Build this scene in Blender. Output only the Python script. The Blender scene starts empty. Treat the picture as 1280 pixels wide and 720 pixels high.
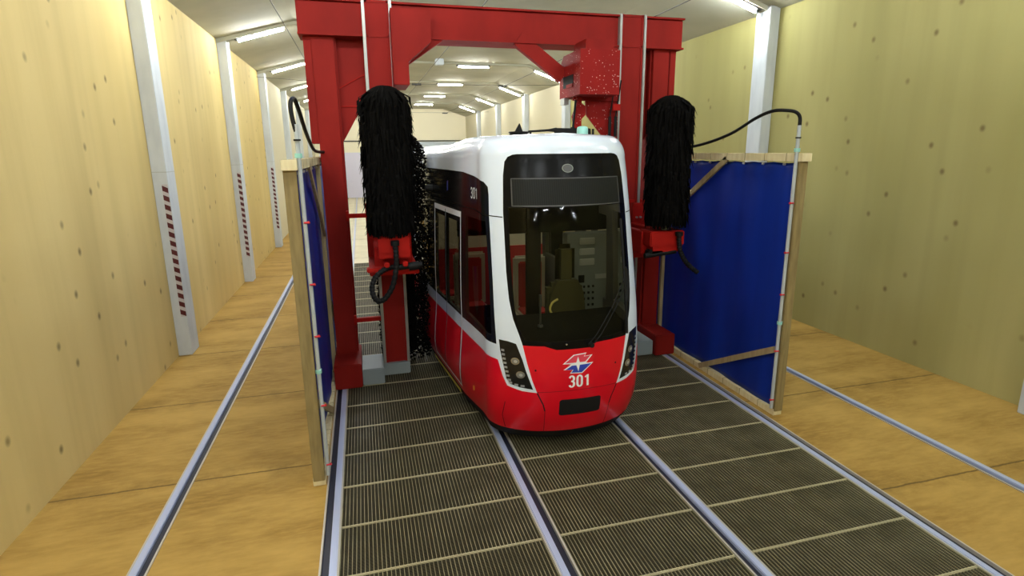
import bpy, bmesh, random, math
from math import sin, cos, pi, sqrt, radians, floor, ceil, atan2
from mathutils import Vector, Matrix
from mathutils.geometry import delaunay_2d_cdt
random.seed(7)
D = bpy.data
S = bpy.context.scene
COL = S.collection
ORD = ['first','second','third','fourth','fifth','sixth','seventh','eighth','ninth','tenth','eleventh','twelfth','thirteenth',
       'fourteenth','fifteenth','sixteenth','seventeenth','eighteenth','nineteenth','twentieth','twenty-first','twenty-second',
       'twenty-third','twenty-fourth','twenty-fifth']

# ------------------------------------------------------------------ materials
def mat(name, col, rough=.5, metal=0, spec=.5, emit=None, estr=0, coat=0):
    m = D.materials.new(name); m.use_nodes = True
    b = m.node_tree.nodes['Principled BSDF']
    b.inputs['Base Color'].default_value = (*col, 1)
    b.inputs['Roughness'].default_value = rough
    b.inputs['Metallic'].default_value = metal
    b.inputs['Specular IOR Level'].default_value = spec
    if coat: b.inputs['Coat Weight'].default_value = coat; b.inputs['Coat Roughness'].default_value = .08
    if emit:
        b.inputs['Emission Color'].default_value = (*emit, 1); b.inputs['Emission Strength'].default_value = estr
    return m

class NT:
    """small helper to wire shader nodes"""
    def __init__(s, m): s.m = m; s.t = m.node_tree; s.b = s.t.nodes['Principled BSDF']
    def n(s, kind, **kw):
        nd = s.t.nodes.new(kind)
        for k, v in kw.items():
            if k.startswith('i_'):
                key = k[2:].replace('_', ' ')
                nd.inputs[key].default_value = v
            else: setattr(nd, k, v)
        return nd
    def l(s, a, b): s.t.links.new(a, b)
    def obj(s, scale=(1,1,1), loc=(0,0,0)):
        tc = s.n('ShaderNodeTexCoord'); mp = s.n('ShaderNodeMapping')
        mp.inputs['Scale'].default_value = scale; mp.inputs['Location'].default_value = loc
        s.l(tc.outputs['Object'], mp.inputs['Vector']); return mp.outputs[0]
    def noise(s, vec, scale, detail=4, rough=.5):
        nd = s.n('ShaderNodeTexNoise'); nd.inputs['Scale'].default_value = scale
        nd.inputs['Detail'].default_value = detail; nd.inputs['Roughness'].default_value = rough
        s.l(vec, nd.inputs['Vector']); return nd.outputs['Fac']
    def ramp(s, fac, stops):
        r = s.n('ShaderNodeValToRGB'); e = r.color_ramp.elements
        while len(e) < len(stops): e.new(.5)
        for x, (p, c) in zip(e, stops):
            x.position = p; x.color = (*c, 1) if len(c) == 3 else c
        s.l(fac, r.inputs[0]); return r.outputs[0]
    def mix(s, fac, a, b, mode='MIX'):
        nd = s.n('ShaderNodeMix', data_type='RGBA', blend_type=mode)
        for k, v in ((0, fac), (6, a), (7, b)):
            if isinstance(v, (int, float)): nd.inputs[k].default_value = v
            elif isinstance(v, tuple): nd.inputs[k].default_value = (*v, 1)
            else: s.l(v, nd.inputs[k])
        return nd.outputs[2]
    def math(s, op, a, b=0):
        nd = s.n('ShaderNodeMath', operation=op)
        for k, v in ((0, a), (1, b)):
            if isinstance(v, (int, float)): nd.inputs[k].default_value = v
            else: s.l(v, nd.inputs[k])
        return nd.outputs[0]
    def color(s, o): s.l(o, s.b.inputs['Base Color'])
    def bump(s, h, strength=.2, dist=.01):
        bp = s.n('ShaderNodeBump'); bp.inputs['Strength'].default_value = strength; bp.inputs['Distance'].default_value = dist
        s.l(h, bp.inputs['Height']); s.l(bp.outputs[0], s.b.inputs['Normal'])

G1, G0 = (1,1,1), (0,0,0)
def wall_mat(name, base, dark, light):
    m = mat(name, base, .85, spec=.2); t = NT(m)
    big = t.noise(t.obj((.5,.35,.12)), 1.6, 3)
    c = t.mix(t.ramp(big, [(.35, G0), (.68, G1)]), dark, light)
    streak = t.noise(t.obj((1.4,1.4,.07)), 2.2, 4)
    c = t.mix(t.ramp(streak, [(.45, G0), (.7, (.45,.45,.45))]), c, tuple(x*.8 for x in base))
    grain = t.noise(t.obj(), 60, 2)
    c = t.mix(t.ramp(grain, [(.3, (.05,)*3), (.7, G0)]), c, dark)
    # sparse anchor holes with a short run of rust below each
    v = t.n('ShaderNodeTexVoronoi', feature='F1', voronoi_dimensions='2D'); v.inputs['Scale'].default_value = 1.55
    tc = t.n('ShaderNodeTexCoord'); sp = t.n('ShaderNodeSeparateXYZ'); cb = t.n('ShaderNodeCombineXYZ')
    t.l(tc.outputs['Object'], sp.inputs[0]); t.l(sp.outputs['Y'], cb.inputs[0]); t.l(t.math('MULTIPLY', sp.outputs['Z'], .8), cb.inputs[1]); t.l(cb.outputs[0], v.inputs['Vector'])
    dots = t.ramp(v.outputs['Distance'], [(.02, G1), (.075, G0)])
    keep = t.ramp(t.noise(t.obj((1,1,1),(3,1,7)), .9, 0), [(.40, G0), (.6, G1)])
    c = t.mix(t.math('MULTIPLY', t.math('MULTIPLY', dots, keep), .75), c, (.13,.09,.035))
    t.color(c); t.bump(grain, .08, .005)
    return m
M = {}
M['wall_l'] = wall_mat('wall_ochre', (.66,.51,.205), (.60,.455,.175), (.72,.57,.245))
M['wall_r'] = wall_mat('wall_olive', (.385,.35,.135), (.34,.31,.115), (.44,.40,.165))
M['wall_far'] = mat('wall_far_lit', (.64,.59,.42), .85, spec=.2)  # far bays' overexposed brightness put into a paler wall colour
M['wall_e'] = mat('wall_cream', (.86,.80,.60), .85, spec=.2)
def ceil_mat():
    m = mat('ceiling_plaster', (.60,.60,.50), .9, spec=.1); t = NT(m)
    c = t.mix(t.ramp(t.noise(t.obj((.6,.6,.6)), 1.0, 4), [(.3, G0), (.7, G1)]), (.38,.375,.29), (.50,.49,.38))
    t.color(c); return m
M['ceil'] = ceil_mat()
def pillar_mat():
    m = mat('pillar_paint', (.62,.66,.66), .7, spec=.3); t = NT(m)
    c = t.mix(t.ramp(t.noise(t.obj((2,2,.6)), 3, 5), [(.4, G0), (.75, G1)]), (.56,.60,.62), (.47,.51,.54))
    t.color(c); return m
M['pillar'] = pillar_mat()
M['pillar_seam'] = mat('pillar_seam', (.42,.44,.42), .8)
M['tape_red'] = mat('tape_dark_red', (.075,.002,.006), .5)
M['tape_white'] = mat('tape_grey_white', (.50,.46,.47), .5)
def floor_mat(name, base, dark, joints=True, pitch=2.0, off=1.65, fade=True):
    m = mat(name, base, .75, spec=.25); t = NT(m)
    n1 = t.noise(t.obj((.5,1.2,1)), 1.3, 5, .6)
    c = t.mix(t.ramp(n1, [(.35, G1), (.62, G0)]), base, dark)
    n2 = t.noise(t.obj((1.2,5,1)), 4, 6, .65)
    c = t.mix(t.ramp(n2, [(.42, G0), (.75, (.6,)*3)]), c, tuple(x*1.18 for x in base))
    if joints:
        tc = t.n('ShaderNodeTexCoord'); sp = t.n('ShaderNodeSeparateXYZ'); t.l(tc.outputs['Object'], sp.inputs[0])
        wob = t.math('MULTIPLY', t.math('SUBTRACT', t.noise(t.obj(), 3, 5, .7), .5), .05)
        y = t.math('ADD', t.math('ADD', sp.outputs['Y'], -off), wob)
        d = t.math('ABSOLUTE', t.math('SUBTRACT', t.math('FRACT', t.math('DIVIDE', y, pitch)), .5))
        d = t.math('MULTIPLY', t.math('SUBTRACT', .5, d), pitch)     # distance to the joint
        c = t.mix(t.ramp(d, [(.004, (.8,)*3), (.016, G0)]), c, tuple(x*.28 for x in dark))
        st = t.math('MULTIPLY', t.ramp(d, [(.0, (.55,)*3), (.28, G0)]), t.ramp(t.noise(t.obj(), 2.5, 5, .7), [(.45, G0), (.65, G1)]))
        c = t.mix(st, c, tuple(x*.55 for x in dark))
    t.color(c); t.bump(n2, .12, .01)
    return m
M['floor'] = floor_mat('floor_ochre_concrete', (.44,.275,.068), (.27,.155,.030))
M['floor_back'] = floor_mat('floor_pale_concrete', (.74,.68,.52), (.64,.58,.43), pitch=4)
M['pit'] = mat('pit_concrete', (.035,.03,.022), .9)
M['rail'] = mat('rail_steel', (.46,.52,.74), .35, .25)
M['groove'] = mat('rail_groove', (.012,.014,.03), .5)
M['rail_lip'] = mat('rail_lip', (.50,.47,.42), .5, .3)
def grate_mat():
    m = mat('grating_steel', (.27,.24,.13), .5, .1); t = NT(m)
    c = t.mix(t.ramp(t.noise(t.obj((1,1,1)), 2.2, 4, .6), [(.35, G0), (.65, G1)]), (.13,.115,.055), (.33,.295,.17))
    t.color(c); return m
M['grate'] = grate_mat()
M['grate_cross'] = mat('grating_cross_bar', (.05,.043,.023), .6, .1)
M['grate_edge'] = mat('grating_edge', (.50,.45,.28), .5, .1)
def red_mat(name, base, specks=False):
    m = mat(name, base, .6, spec=.10); t = NT(m)
    c = t.mix(t.ramp(t.noise(t.obj((1,1,.4)), 2.0, 5), [(.35, G0), (.7, G1)]), base, tuple(x*.72 for x in base))
    if specks:
        v = t.n('ShaderNodeTexVoronoi'); v.inputs['Scale'].default_value = 30; t.l(t.obj(), v.inputs['Vector'])
        k = t.ramp(v.outputs['Distance'], [(.10, G1), (.2, G0)])
        k = t.math('MULTIPLY', k, t.ramp(t.noise(t.obj(), 9, 2), [(.45, G0), (.55, G1)]))
        c = t.mix(k, c, (.75,.62,.55))
    t.color(c); return m
M['gred'] = red_mat('gantry_red_paint', (.27,.014,.010))
M['gred_light'] = red_mat('gantry_bright_red_paint', (.42,.012,.008))
M['gred_wet'] = red_mat('gantry_red_paint_with_droplets', (.25,.010,.008), True)
M['ggrey'] = mat('gantry_grey_paint', (.27,.32,.33), .55)
M['railgrey'] = mat('guide_rail_grey', (.33,.33,.30), .4, .4)
M['brush'] = mat('brush_black_bristle', (.0035,.0032,.0028), .9, spec=.05)
M['rubber'] = mat('black_rubber', (.006,.006,.006), .6, spec=.2)
M['grey_pipe'] = mat('grey_plastic_pipe', (.42,.46,.48), .4)
M['teal'] = mat('teal_plastic', (.30,.62,.55), .4)
M['clip_red'] = mat('red_clip', (.55,.02,.03), .4)
def wood(name, a, b):
    m = mat(name, a, .7, spec=.25); t = NT(m)
    c = t.mix(t.ramp(t.noise(t.obj((5,5,.7)), 4, 5), [(.35, G0), (.7, G1)]), a, b)
    t.color(c); t.bump(t.noise(t.obj((8,8,.6)), 6, 3), .1, .004); return m
M['wood_dark'] = wood('weathered_timber', (.30,.23,.10), (.20,.15,.065))
M['wood_brace'] = wood('brace_timber', (.42,.33,.18), (.30,.23,.12))
M['ply'] = wood('pale_plywood', (.74,.66,.42), (.64,.54,.31))
M['ply_seam'] = mat('plywood_seam', (.30,.24,.13), .8)
def tarp_mat():
    m = mat('blue_pvc_tarpaulin', (.012,.035,.36), .42, spec=.35); t = NT(m)
    c = t.mix(t.ramp(t.noise(t.obj((1.5,1.8,.25)), 1.6, 4), [(.3, G0), (.7, G1)]), (.004,.022,.22), (.008,.045,.40))
    t.color(c); return m
M['tarp'] = tarp_mat()
_t = M['tarp'].node_tree; _o = _t.nodes['Material Output']; _p = _t.nodes['Principled BSDF']
_x = _t.nodes.new('ShaderNodeMixShader'); _x.inputs[0].default_value = .30
_r = _t.nodes.new('ShaderNodeBsdfTranslucent'); _r.inputs[0].default_value = (.10,.16,.75,1)
_t.links.new(_p.outputs[0], _x.inputs[1]); _t.links.new(_r.outputs[0], _x.inputs[2]); _t.links.new(_x.outputs[0], _o.inputs[0])
M['eyelet'] = mat('eyelet_metal', (.75,.78,.85), .3, .7)
M['white'] = mat('tram_white_lacquer', (.70,.78,.88), .22, spec=.5, coat=.5)
M['red'] = mat('tram_red_lacquer', (.66,.002,.014), .3, spec=.3, coat=.25)
M['black'] = mat('tram_black_gloss', (.010,.010,.009), .16, spec=.35)
M['frit'] = mat('black_glass_border', (.004,.004,.004), .25, spec=.10)
M['blackm'] = mat('matt_black', (.010,.010,.010), .7, spec=.2)
M['inner'] = mat('shell_inner_lining', (.10,.10,.09), .8)
M['line_white'] = mat('white_line', (.86,.88,.90), .4)
M['yellow'] = mat('door_sill_yellow', (.70,.62,.10), .5)
M['blue'] = mat('emblem_blue', (.02,.05,.42), .4)
M['emred'] = mat('emblem_red', (.72,.05,.09), .4)
M['orange'] = mat('orange_reflector', (.9,.32,.03), .3, emit=None)
M['lens'] = mat('lamp_lens', (.36,.37,.35), .15, .6)
M['led'] = mat('led_strip_segment', (.34,.35,.36), .3, .3)
M['lampring'] = mat('lamp_ring', (.55,.56,.55), .2, .9)
M['display'] = mat('destination_display', (.030,.032,.026), .5, spec=.15)
_t = NT(M['display']); _w = _t.n('ShaderNodeTexWave'); _w.inputs['Scale'].default_value = 14; _t.l(_t.obj(), _w.inputs['Vector'])
_t.color(_t.mix(_w.outputs['Fac'], (.006,.0065,.005), (.013,.0135,.011)))
M['dispframe'] = mat('display_frame', (.06,.06,.058), .4)
M['seatred'] = mat('seat_red_fabric', (.50,.03,.03), .8)
M['seatshell'] = mat('seat_shell_cream', (.62,.56,.42), .5)
M['cabinet'] = mat('cab_cabinet_grey_green', (.21,.235,.205), .6)
M['vent'] = mat('cab_vent_silver', (.48,.50,.46), .4, .3)
M['cabdark'] = mat('cab_dark_trim', (.014,.014,.010), .8, spec=.1)
M['cabolive'] = mat('cab_olive_seat', (.07,.062,.018), .8)
M['cablight'] = mat('saloon_cream_panel', (.62,.57,.42), .6)
M['handrail'] = mat('yellow_handrail', (.75,.66,.18), .4)
M['fixture'] = mat('lamp_housing', (.012,.012,.011), .5)
M['tube'] = mat('fluorescent_tube', (1,1,1), .5, emit=(.90,.97,1), estr=74)
M['tube_left'] = mat('fluorescent_tube_left', (1,1,1), .5, emit=(.92,.97,1), estr=112)
M['tube_far'] = mat('fluorescent_tube_far', (1,1,1), .5, emit=(.96,.98,.96), estr=68)
M['interior_fill'] = mat('interior_fill', (1,1,1), .5, emit=(1,.93,.75), estr=2.5)  # glow for the strips added to brighten the tram interior
M['wire'] = mat('overhead_wire', (.06,.06,.055), .6, .3)
M['doorl'] = mat('end_door_lavender', (.68,.66,.80), .6)
M['doorb'] = mat('end_door_blue_grey', (.50,.56,.62), .6)
def glass(name, tint, rough=.03, refl=.12):
    m = D.materials.new(name); m.use_nodes = True; t = m.node_tree; t.nodes.clear()
    o = t.nodes.new('ShaderNodeOutputMaterial'); mx = t.nodes.new('ShaderNodeMixShader')
    tr = t.nodes.new('ShaderNodeBsdfTransparent'); tr.inputs[0].default_value = (*tint, 1)
    gl = t.nodes.new('ShaderNodeBsdfGlossy'); gl.inputs['Roughness'].default_value = rough
    gl.inputs[0].default_value = (.9,.9,.85,1)
    fr = t.nodes.new('ShaderNodeFresnel'); fr.inputs['IOR'].default_value = 1.22
    t.links.new(fr.outputs[0], mx.inputs[0]); t.links.new(tr.outputs[0], mx.inputs[1])
    t.links.new(gl.outputs[0], mx.inputs[2]); t.links.new(mx.outputs[0], o.inputs[0]); return m
M['glass'] = glass('windscreen_glass', (.66,.66,.57))
M['glass_side'] = glass('side_window_glass', (.30,.28,.23))

# ------------------------------------------------------------------ mesh builder
class MB:
    def __init__(s): s.v = []; s.f = []; s.m = []; s.sm = []
    def add(s, vs, fs, mi=0, smooth=False):
        o = len(s.v); s.v += [tuple(p) for p in vs]
        for f in fs: s.f.append(tuple(i+o for i in f)); s.m.append(mi); s.sm.append(smooth)
        return s
    def box(s, x0, x1, y0, y1, z0, z1, mi=0):
        vs = [(x,y,z) for x in (x0,x1) for y in (y0,y1) for z in (z0,z1)]
        return s.add(vs, [(0,1,3,2),(4,6,7,5),(0,4,5,1),(2,3,7,6),(0,2,6,4),(1,5,7,3)], mi)
    def bbox(s, x0, x1, y0, y1, z0, z1, b=.01, mi=0):
        """box with chamfered edges"""
        bm = bmesh.new(); bmesh.ops.create_cube(bm, size=1)
        for v in bm.verts:
            v.co = Vector(((x0+x1)/2+v.co.x*(x1-x0), (y0+y1)/2+v.co.y*(y1-y0), (z0+z1)/2+v.co.z*(z1-z0)))
        bmesh.ops.bevel(bm, geom=bm.edges[:]+bm.verts[:], offset=b, segments=2, affect='EDGES')
        bm.verts.index_update()
        s.add([v.co[:] for v in bm.verts], [[v.index for v in f.verts] for f in bm.faces], mi); bm.free(); return s
    def bar(s, a, b, w, h=None, mi=0, up=(0,0,1)):
        """square bar from a to b"""
        a, b = Vector(a), Vector(b); h = w if h is None else h; d = (b-a).normalized(); up = Vector(up)
        if abs(d.dot(up)) > .98: up = Vector((0,1,0))
        r = d.cross(up).normalized(); u = r.cross(d)
        vs = [p + r*i*w/2 + u*j*h/2 for p in (a,b) for i, j in ((-1,-1),(1,-1),(1,1),(-1,1))]
        return s.add(vs, [(0,3,2,1),(4,5,6,7),(0,1,5,4),(1,2,6,5),(2,3,7,6),(3,0,4,7)], mi)
    def tube(s, pts, r, n=10, mi=0, caps=True):
        pts = [Vector(p) for p in pts]; N = len(pts); rr = r if isinstance(r, list) else [r]*N
        ref = None; vs = []
        for i, p in enumerate(pts):
            d = (pts[min(i+1,N-1)]-pts[max(i-1,0)]).normalized()
            if ref is None: ref = d.orthogonal().normalized()
            ref = (ref - d*ref.dot(d)).normalized(); b = d.cross(ref)
            vs += [p + ref*cos(2*pi*k/n)*rr[i] + b*sin(2*pi*k/n)*rr[i] for k in range(n)]
        fs = [(i*n+k, i*n+(k+1)%n, (i+1)*n+(k+1)%n, (i+1)*n+k) for i in range(N-1) for k in range(n)]
        s.add(vs, fs, mi, True)
        if caps: s.add(vs[:n], [tuple(range(n))[::-1]], mi); s.add(vs[-n:], [tuple(range(n))], mi)
        return s
    def cyl(s, a, b, r, r2=None, n=24, mi=0): return s.tube([a, b], [r, r if r2 is None else r2], n, mi)
    def prism(s, poly, axis, a, b, mi=0):
        """2D polygon extruded along an axis from a to b"""
        def P3(p, t): return {'x': (t, p[0], p[1]), 'y': (p[0], t, p[1]), 'z': (p[0], p[1], t)}[axis]
        n = len(poly); vs = [P3(p, a) for p in poly] + [P3(p, b) for p in poly]
        return s.add(vs, [tuple(range(n))[::-1], tuple(range(n, 2*n))] + [(i,(i+1)%n,(i+1)%n+n,i+n) for i in range(n)], mi)
    def build(s, name, mats, parent=None, fix=True):
        me = D.meshes.new(name)
        me.from_pydata([tuple(p) for p in s.v], [], s.f)
        for m in (mats if isinstance(mats, (list, tuple)) else [mats]): me.materials.append(M[m] if isinstance(m, str) else m)
        me.polygons.foreach_set('material_index', s.m); me.polygons.foreach_set('use_smooth', s.sm)
        if fix:
            bm = bmesh.new(); bm.from_mesh(me); bmesh.ops.recalc_face_normals(bm, faces=bm.faces[:]); bm.to_mesh(me); bm.free()
        me.update()
        o = D.objects.new(name, me); COL.objects.link(o)
        if parent is not None:
            o.parent = parent
            if parent.parent is None: o.matrix_parent_inverse = Matrix.Translation(-Vector(parent.location))
        return o
def empty(name, loc=(0,0,0)):
    o = D.objects.new(name, None); o.location = loc; o.empty_display_size = .2; COL.objects.link(o); return o
def tag(o, label=None, cat=None, group=None, kind=None):
    if label: o['label'] = label
    if cat: o['category'] = cat
    if group: o['group'] = group
    if kind: o['kind'] = kind
    return o
def struct(o, label=None): 
    o['kind'] = 'structure'
    if label: o['label'] = label
    return o
def smooth_path(pts, n=8):
    pts = [Vector(p) for p in pts]; out = []
    for i in range(len(pts)-1):
        p0 = pts[max(i-1,0)]; p1 = pts[i]; p2 = pts[i+1]; p3 = pts[min(i+2,len(pts)-1)]
        for k in range(n):
            t = k/n
            out.append(.5*((2*p1)+(p2-p0)*t+(2*p0-5*p1+4*p2-p3)*t*t+(-p0+3*p1-3*p2+p3)*t**3))
    return out+[pts[-1]]

# ------------------------------------------------------------------ hall
XL, XR, Y0, Y1 = -5.18, 5.79, -9.0, 42.6
PIT0, PIT1, PX0, PX1 = 1.42, 16.84, -2.47, 2.395
PILL_L = [9.68+5.5*k for k in range(6)]
PILL_R = [4.06+5.5*k for k in range(7)]
def cz(x):   # ceiling height across the hall
    if x < -3.4: return 5.85+.50*(x-XL)/(-3.4-XL)
    if x > 4.1: return 5.78+.57*(XR-x)/(XR-4.1)
    return 6.35
b = MB()
struct(b.box(XL-.25, -4.079, Y0, PIT1, -.25, 0).box(-3.925, PX0-.152, Y0, PIT1, -.25, 0).box(PX1+.152, 3.792, Y0, PIT1, -.25, 0).box(3.946, XR+.25, Y0, PIT1, -.25, 0).box(-4.1,-3.9,Y0,PIT1,-.25,-.12).box(3.77,3.97,Y0,PIT1,-.25,-.12).box(PX0-.14, PX1+.14, Y0, PIT0, -.25, 0).build('floor', 'floor'),
       'ochre concrete floor slab beside the wash pit')
struct(MB().box(-3.1, 3.1, PIT1, Y1+.2, -.25, 0).build('floor_far', 'floor_back'), 'pale floor beyond the gratings')
struct(MB().box(XL-.25, -4.079, PIT1, Y1+.2, -.25, 0).box(-3.925, -3.1, PIT1, Y1+.2, -.25, 0).box(3.1, 3.792, PIT1, Y1+.2, -.25, 0).box(3.946, XR+.25, PIT1, Y1+.2, -.25, 0).box(-4.1,-3.9,PIT1,Y1,-.25,-.12).box(3.77,3.97,PIT1,Y1,-.25,-.12).build('floor_sides', 'floor'), 'ochre floor along the walls beyond the gratings')
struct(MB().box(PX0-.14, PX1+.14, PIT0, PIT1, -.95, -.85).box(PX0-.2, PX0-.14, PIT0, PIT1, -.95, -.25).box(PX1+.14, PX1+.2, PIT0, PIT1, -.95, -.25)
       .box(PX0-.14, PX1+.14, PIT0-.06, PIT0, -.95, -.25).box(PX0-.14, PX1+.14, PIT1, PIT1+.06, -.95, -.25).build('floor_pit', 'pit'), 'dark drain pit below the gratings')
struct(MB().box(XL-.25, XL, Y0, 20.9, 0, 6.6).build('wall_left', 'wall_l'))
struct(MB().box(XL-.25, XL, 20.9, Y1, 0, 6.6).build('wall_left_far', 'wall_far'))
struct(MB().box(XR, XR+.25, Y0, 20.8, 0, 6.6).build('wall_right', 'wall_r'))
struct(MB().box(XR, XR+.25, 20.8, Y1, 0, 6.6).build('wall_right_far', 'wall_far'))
struct(MB().box(XL-.25, XR+.25, Y1, Y1+.25, 0, 6.6).build('wall_end', 'wall_e'))
struct(MB().box(XL-.25, XR+.25, Y0-.25, Y0, 0, 6.6).build('wall_near', 'wall_r'))
prof = [(XL-.1, cz(XL)), (-3.4, 6.35), (4.1, 6.35), (XR+.1, cz(XR)), (XR+.1, 6.75), (XL-.1, 6.75)]
struct(MB().prism(prof, 'y', Y0, Y1).build('ceiling', 'ceil'))
for i, y in enumerate(PILL_R[1:] ):        # shallow ceiling ribs at each bay
    p2 = [(XL, cz(XL)-.07), (-3.4, 6.28), (4.1, 6.28), (XR, cz(XR)-.07), (XR, cz(XR)+.02), (4.1, 6.37), (-3.4, 6.37), (XL, cz(XL)+.02)]
    struct(MB().prism(p2, 'y', y+.1, y+.3).build('trim_%d' % (i+1), 'ceil'))
# end doors, one per track
struct(MB().box(XL, XR, Y1-.10, Y1, 4.02, 4.09).build('trim_%d' % 8, 'fixture'))
for i, (xa, xb, h, mm) in enumerate(((-4.9,-1.75,3.25,'doorl'), (-1.6,1.65,3.25,'doorl'), (1.8,5.0,3.98,'doorb'))):
    d = MB()
    for k in range(8):
        d.box(xa, xb, Y1-.09, Y1, k*h/8+.01, (k+1)*h/8-.01)
    d.box(xa, xb, Y1-.06, Y1, 0, h)
    struct(d.build('door_%d' % (i+1), mm))
# pillars with hazard tape
def pillar(side, y):
    x0, x1 = (XL, -4.975) if side < 0 else (5.57, XR)
    xin = x1 if side < 0 else x0
    top = cz(xin)
    o = MB().bbox(x0, x1, y, y+.4, 0, top, .008).build('pillar', 'pillar')
    struct(o, 'white wall pillar')
    MB().box(x0+.001, x1+.002 if side < 0 else x1, y-.002, y+.401, 2.96, 2.972).build('joint', 'pillar_seam', o)
    # tape on the face towards the wash, next to the pillar's inner corner
    if side < 0:
        a, bx = xin-.088, xin-.008
    else: a, bx = xin+.008, xin+.088
    t = MB().box(a, bx, y-.003, y, .66, 2.78)
    z = .66; n = 15; st = 2.12/n
    for k in range(n):
        za = z+k*st+.02
        t.add([(a, y-.005, za+.025), (bx, y-.005, za-.015), (bx, y-.005, za+.065), (a, y-.005, za+.105)], [(0,1,2,3)], 1)
        t.add([(a, y-.004, za+.025), (bx, y-.004, za-.015), (bx, y-.004, za+.065), (a, y-.004, za+.105)], [(3,2,1,0)], 1)
    t.build('hazard_tape', ['tape_white','tape_red'], o, fix=False)
for y in PILL_L: pillar(-1, y)
for y in PILL_R: pillar(1, y)

# ------------------------------------------------------------------ rails
def rail(x, side, label, y0=1.4, y1=None):
    """side +1: wheel groove to the right of the head"""
    y1 = y1 or Y1-.1
    t = empty('rail', (x, 5, 0)); tag(t, label, 'rail', 'sunken rails of the wash hall')
    h = MB().bbox(x-.030, x+.030, Y0+.1, y1, -.12, .012, .006)
    h.build('rail_head', 'rail', t)
    MB().box(*sorted((x+side*.031, x+side*.092)), Y0+.1, y1, -.12, -.022).build('flange_groove', 'groove', t)
    MB().box(*sorted((x+side*.092, x+side*.108)), Y0+.1, y1, -.12, .010).build('guard_lip', 'rail_lip', t)
    MB().box(*sorted((x-side*.031, x-side*.046)), Y0+.1, y1, -.12, .006).build('seal_strip', 'rail_lip', t)
rail(-4.033, 1, 'polished rail nearest the left wall, crossing ochre floor')
rail(-2.512, -1, 'polished rail along the left edge of the gratings')
rail(-.755, 1, 'polished rail under the left wheels of the tram')
rail(.75, -1, 'polished rail under the right wheels of the tram')
rail(2.437, 1, 'polished rail along the right edge of the gratings')
rail(3.90, -1, 'polished rail nearest the right wall, crossing ochre floor')

# ------------------------------------------------------------------ gratings
PITCH = .6165
def grate_mesh(name, x0, x1):
    b = MB(); L = PITCH-.004
    n = round((x1-x0)/.033)
    for i in range(1, n):
        x = x0+(x1-x0)*i/n
        b.box(x-.0030, x+.0030, 0, L, -.03, -.002, 0)
    for j in range(1, 50):
        y = L*j/50
        b.box(x0, x1, y-.0022, y+.0022, -.028, -.006, 1)
    b.box(x0, x1, 0, .009, -.035, .001, 2); b.box(x0, x1, L-.006, L, -.035, .0, 2)
    b.box(x0, x0+.008, 0, L, -.035, 0, 0); b.box(x1-.008, x1, 0, L, -.035, 0, 0)
    return b.build(name, ['grate','grate_cross','grate_edge'])
bays = [('left of the tram', PX0+.005, -.803, 'left grating bay'), ('between the rails under the tram', -.645, .64, 'middle grating bay'),
        ('right of the tram', .798, PX1-.005, 'right grating bay')]
NR = 24
for side, x0, x1, g in bays:
    proto = None
    for k in range(NR):
        y = 4.506-PITCH*4+PITCH*k
        if proto is None: o = proto = grate_mesh('floor_grating', x0, x1)
        else: o = proto.copy(); COL.objects.link(o)
        o.location = (0, y, 0)
        tag(o, 'steel floor grating %s, %s row counted from the near end' % (side, ORD[k]), 'grating', 'steel gratings in the '+g)
# bearers carrying the gratings
for i, (xx, lab) in enumerate(((-.78,'left'),(.78,'right'))):
    pass
struct(MB().box(-.86, -.64, PIT0, PIT1, -.85, -.12).box(.635, .86, PIT0, PIT1, -.85, -.12).box(-2.6, -2.46, PIT0, PIT1, -.85, -.12)
       .box(2.39, 2.53, PIT0, PIT1, -.85, -.12).build('floor_plinth', 'pit'), 'pit walls under the rails')
# covers the stretch before the first grating row
struct(MB().box(PX0, -.80, PIT0, 2.03, -.05, -.004).box(-.64, .63, PIT0, 2.03, -.05, -.004).box(.80, PX1, PIT0, 2.03, -.05, -.004).build('floor_cover', 'grate_edge'))

# ------------------------------------------------------------------ tram body surface
TC, U1, VR = .55, .95, 3.14
def sm(x, a, b):
    t = min(1, max(0, (x-a)/(b-a))); return t*t*(3-2*t)
def crv(x, pts):
    n = len(pts)
    if x <= pts[0][0]: return pts[0][1]
    if x >= pts[-1][0]: return pts[-1][1]
    for i in range(n-1):
        if x <= pts[i+1][0]:
            x0, y0 = pts[i]; x1, y1 = pts[i+1]
            m0 = (y1-pts[i-1][1])/(x1-pts[i-1][0]) if i > 0 else (y1-y0)/(x1-x0)
            m1 = (pts[i+2][1]-y0)/(pts[i+2][0]-x0) if i < n-2 else (y1-y0)/(x1-x0)
            h = x1-x0; t = (x-x0)/h
            return (2*t**3-3*t*t+1)*y0+(t**3-2*t*t+t)*h*m0+(-2*t**3+3*t*t)*y1+(t**3-t*t)*h*m1
YF = [(.12,5.27),(.25,5.18),(.5,5.09),(.8,5.06),(1.2,5.08),(1.5,5.12),(2.2,5.26),(2.8,5.38),(3.1,5.45),(3.2,5.48)]
HZ = [(.12,.93),(.25,.97),(.5,1.0),(1.2,1.0),(1.6,1.0),(2.5,.975),(3.0,.955),(3.2,.945)]
LT = [(0,.90),(.55,.90),(1.0,.95),(1.6,1.02),(2.9,1.16),(3.5,1.21),(4.2,1.22),(20,1.22)]
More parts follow.
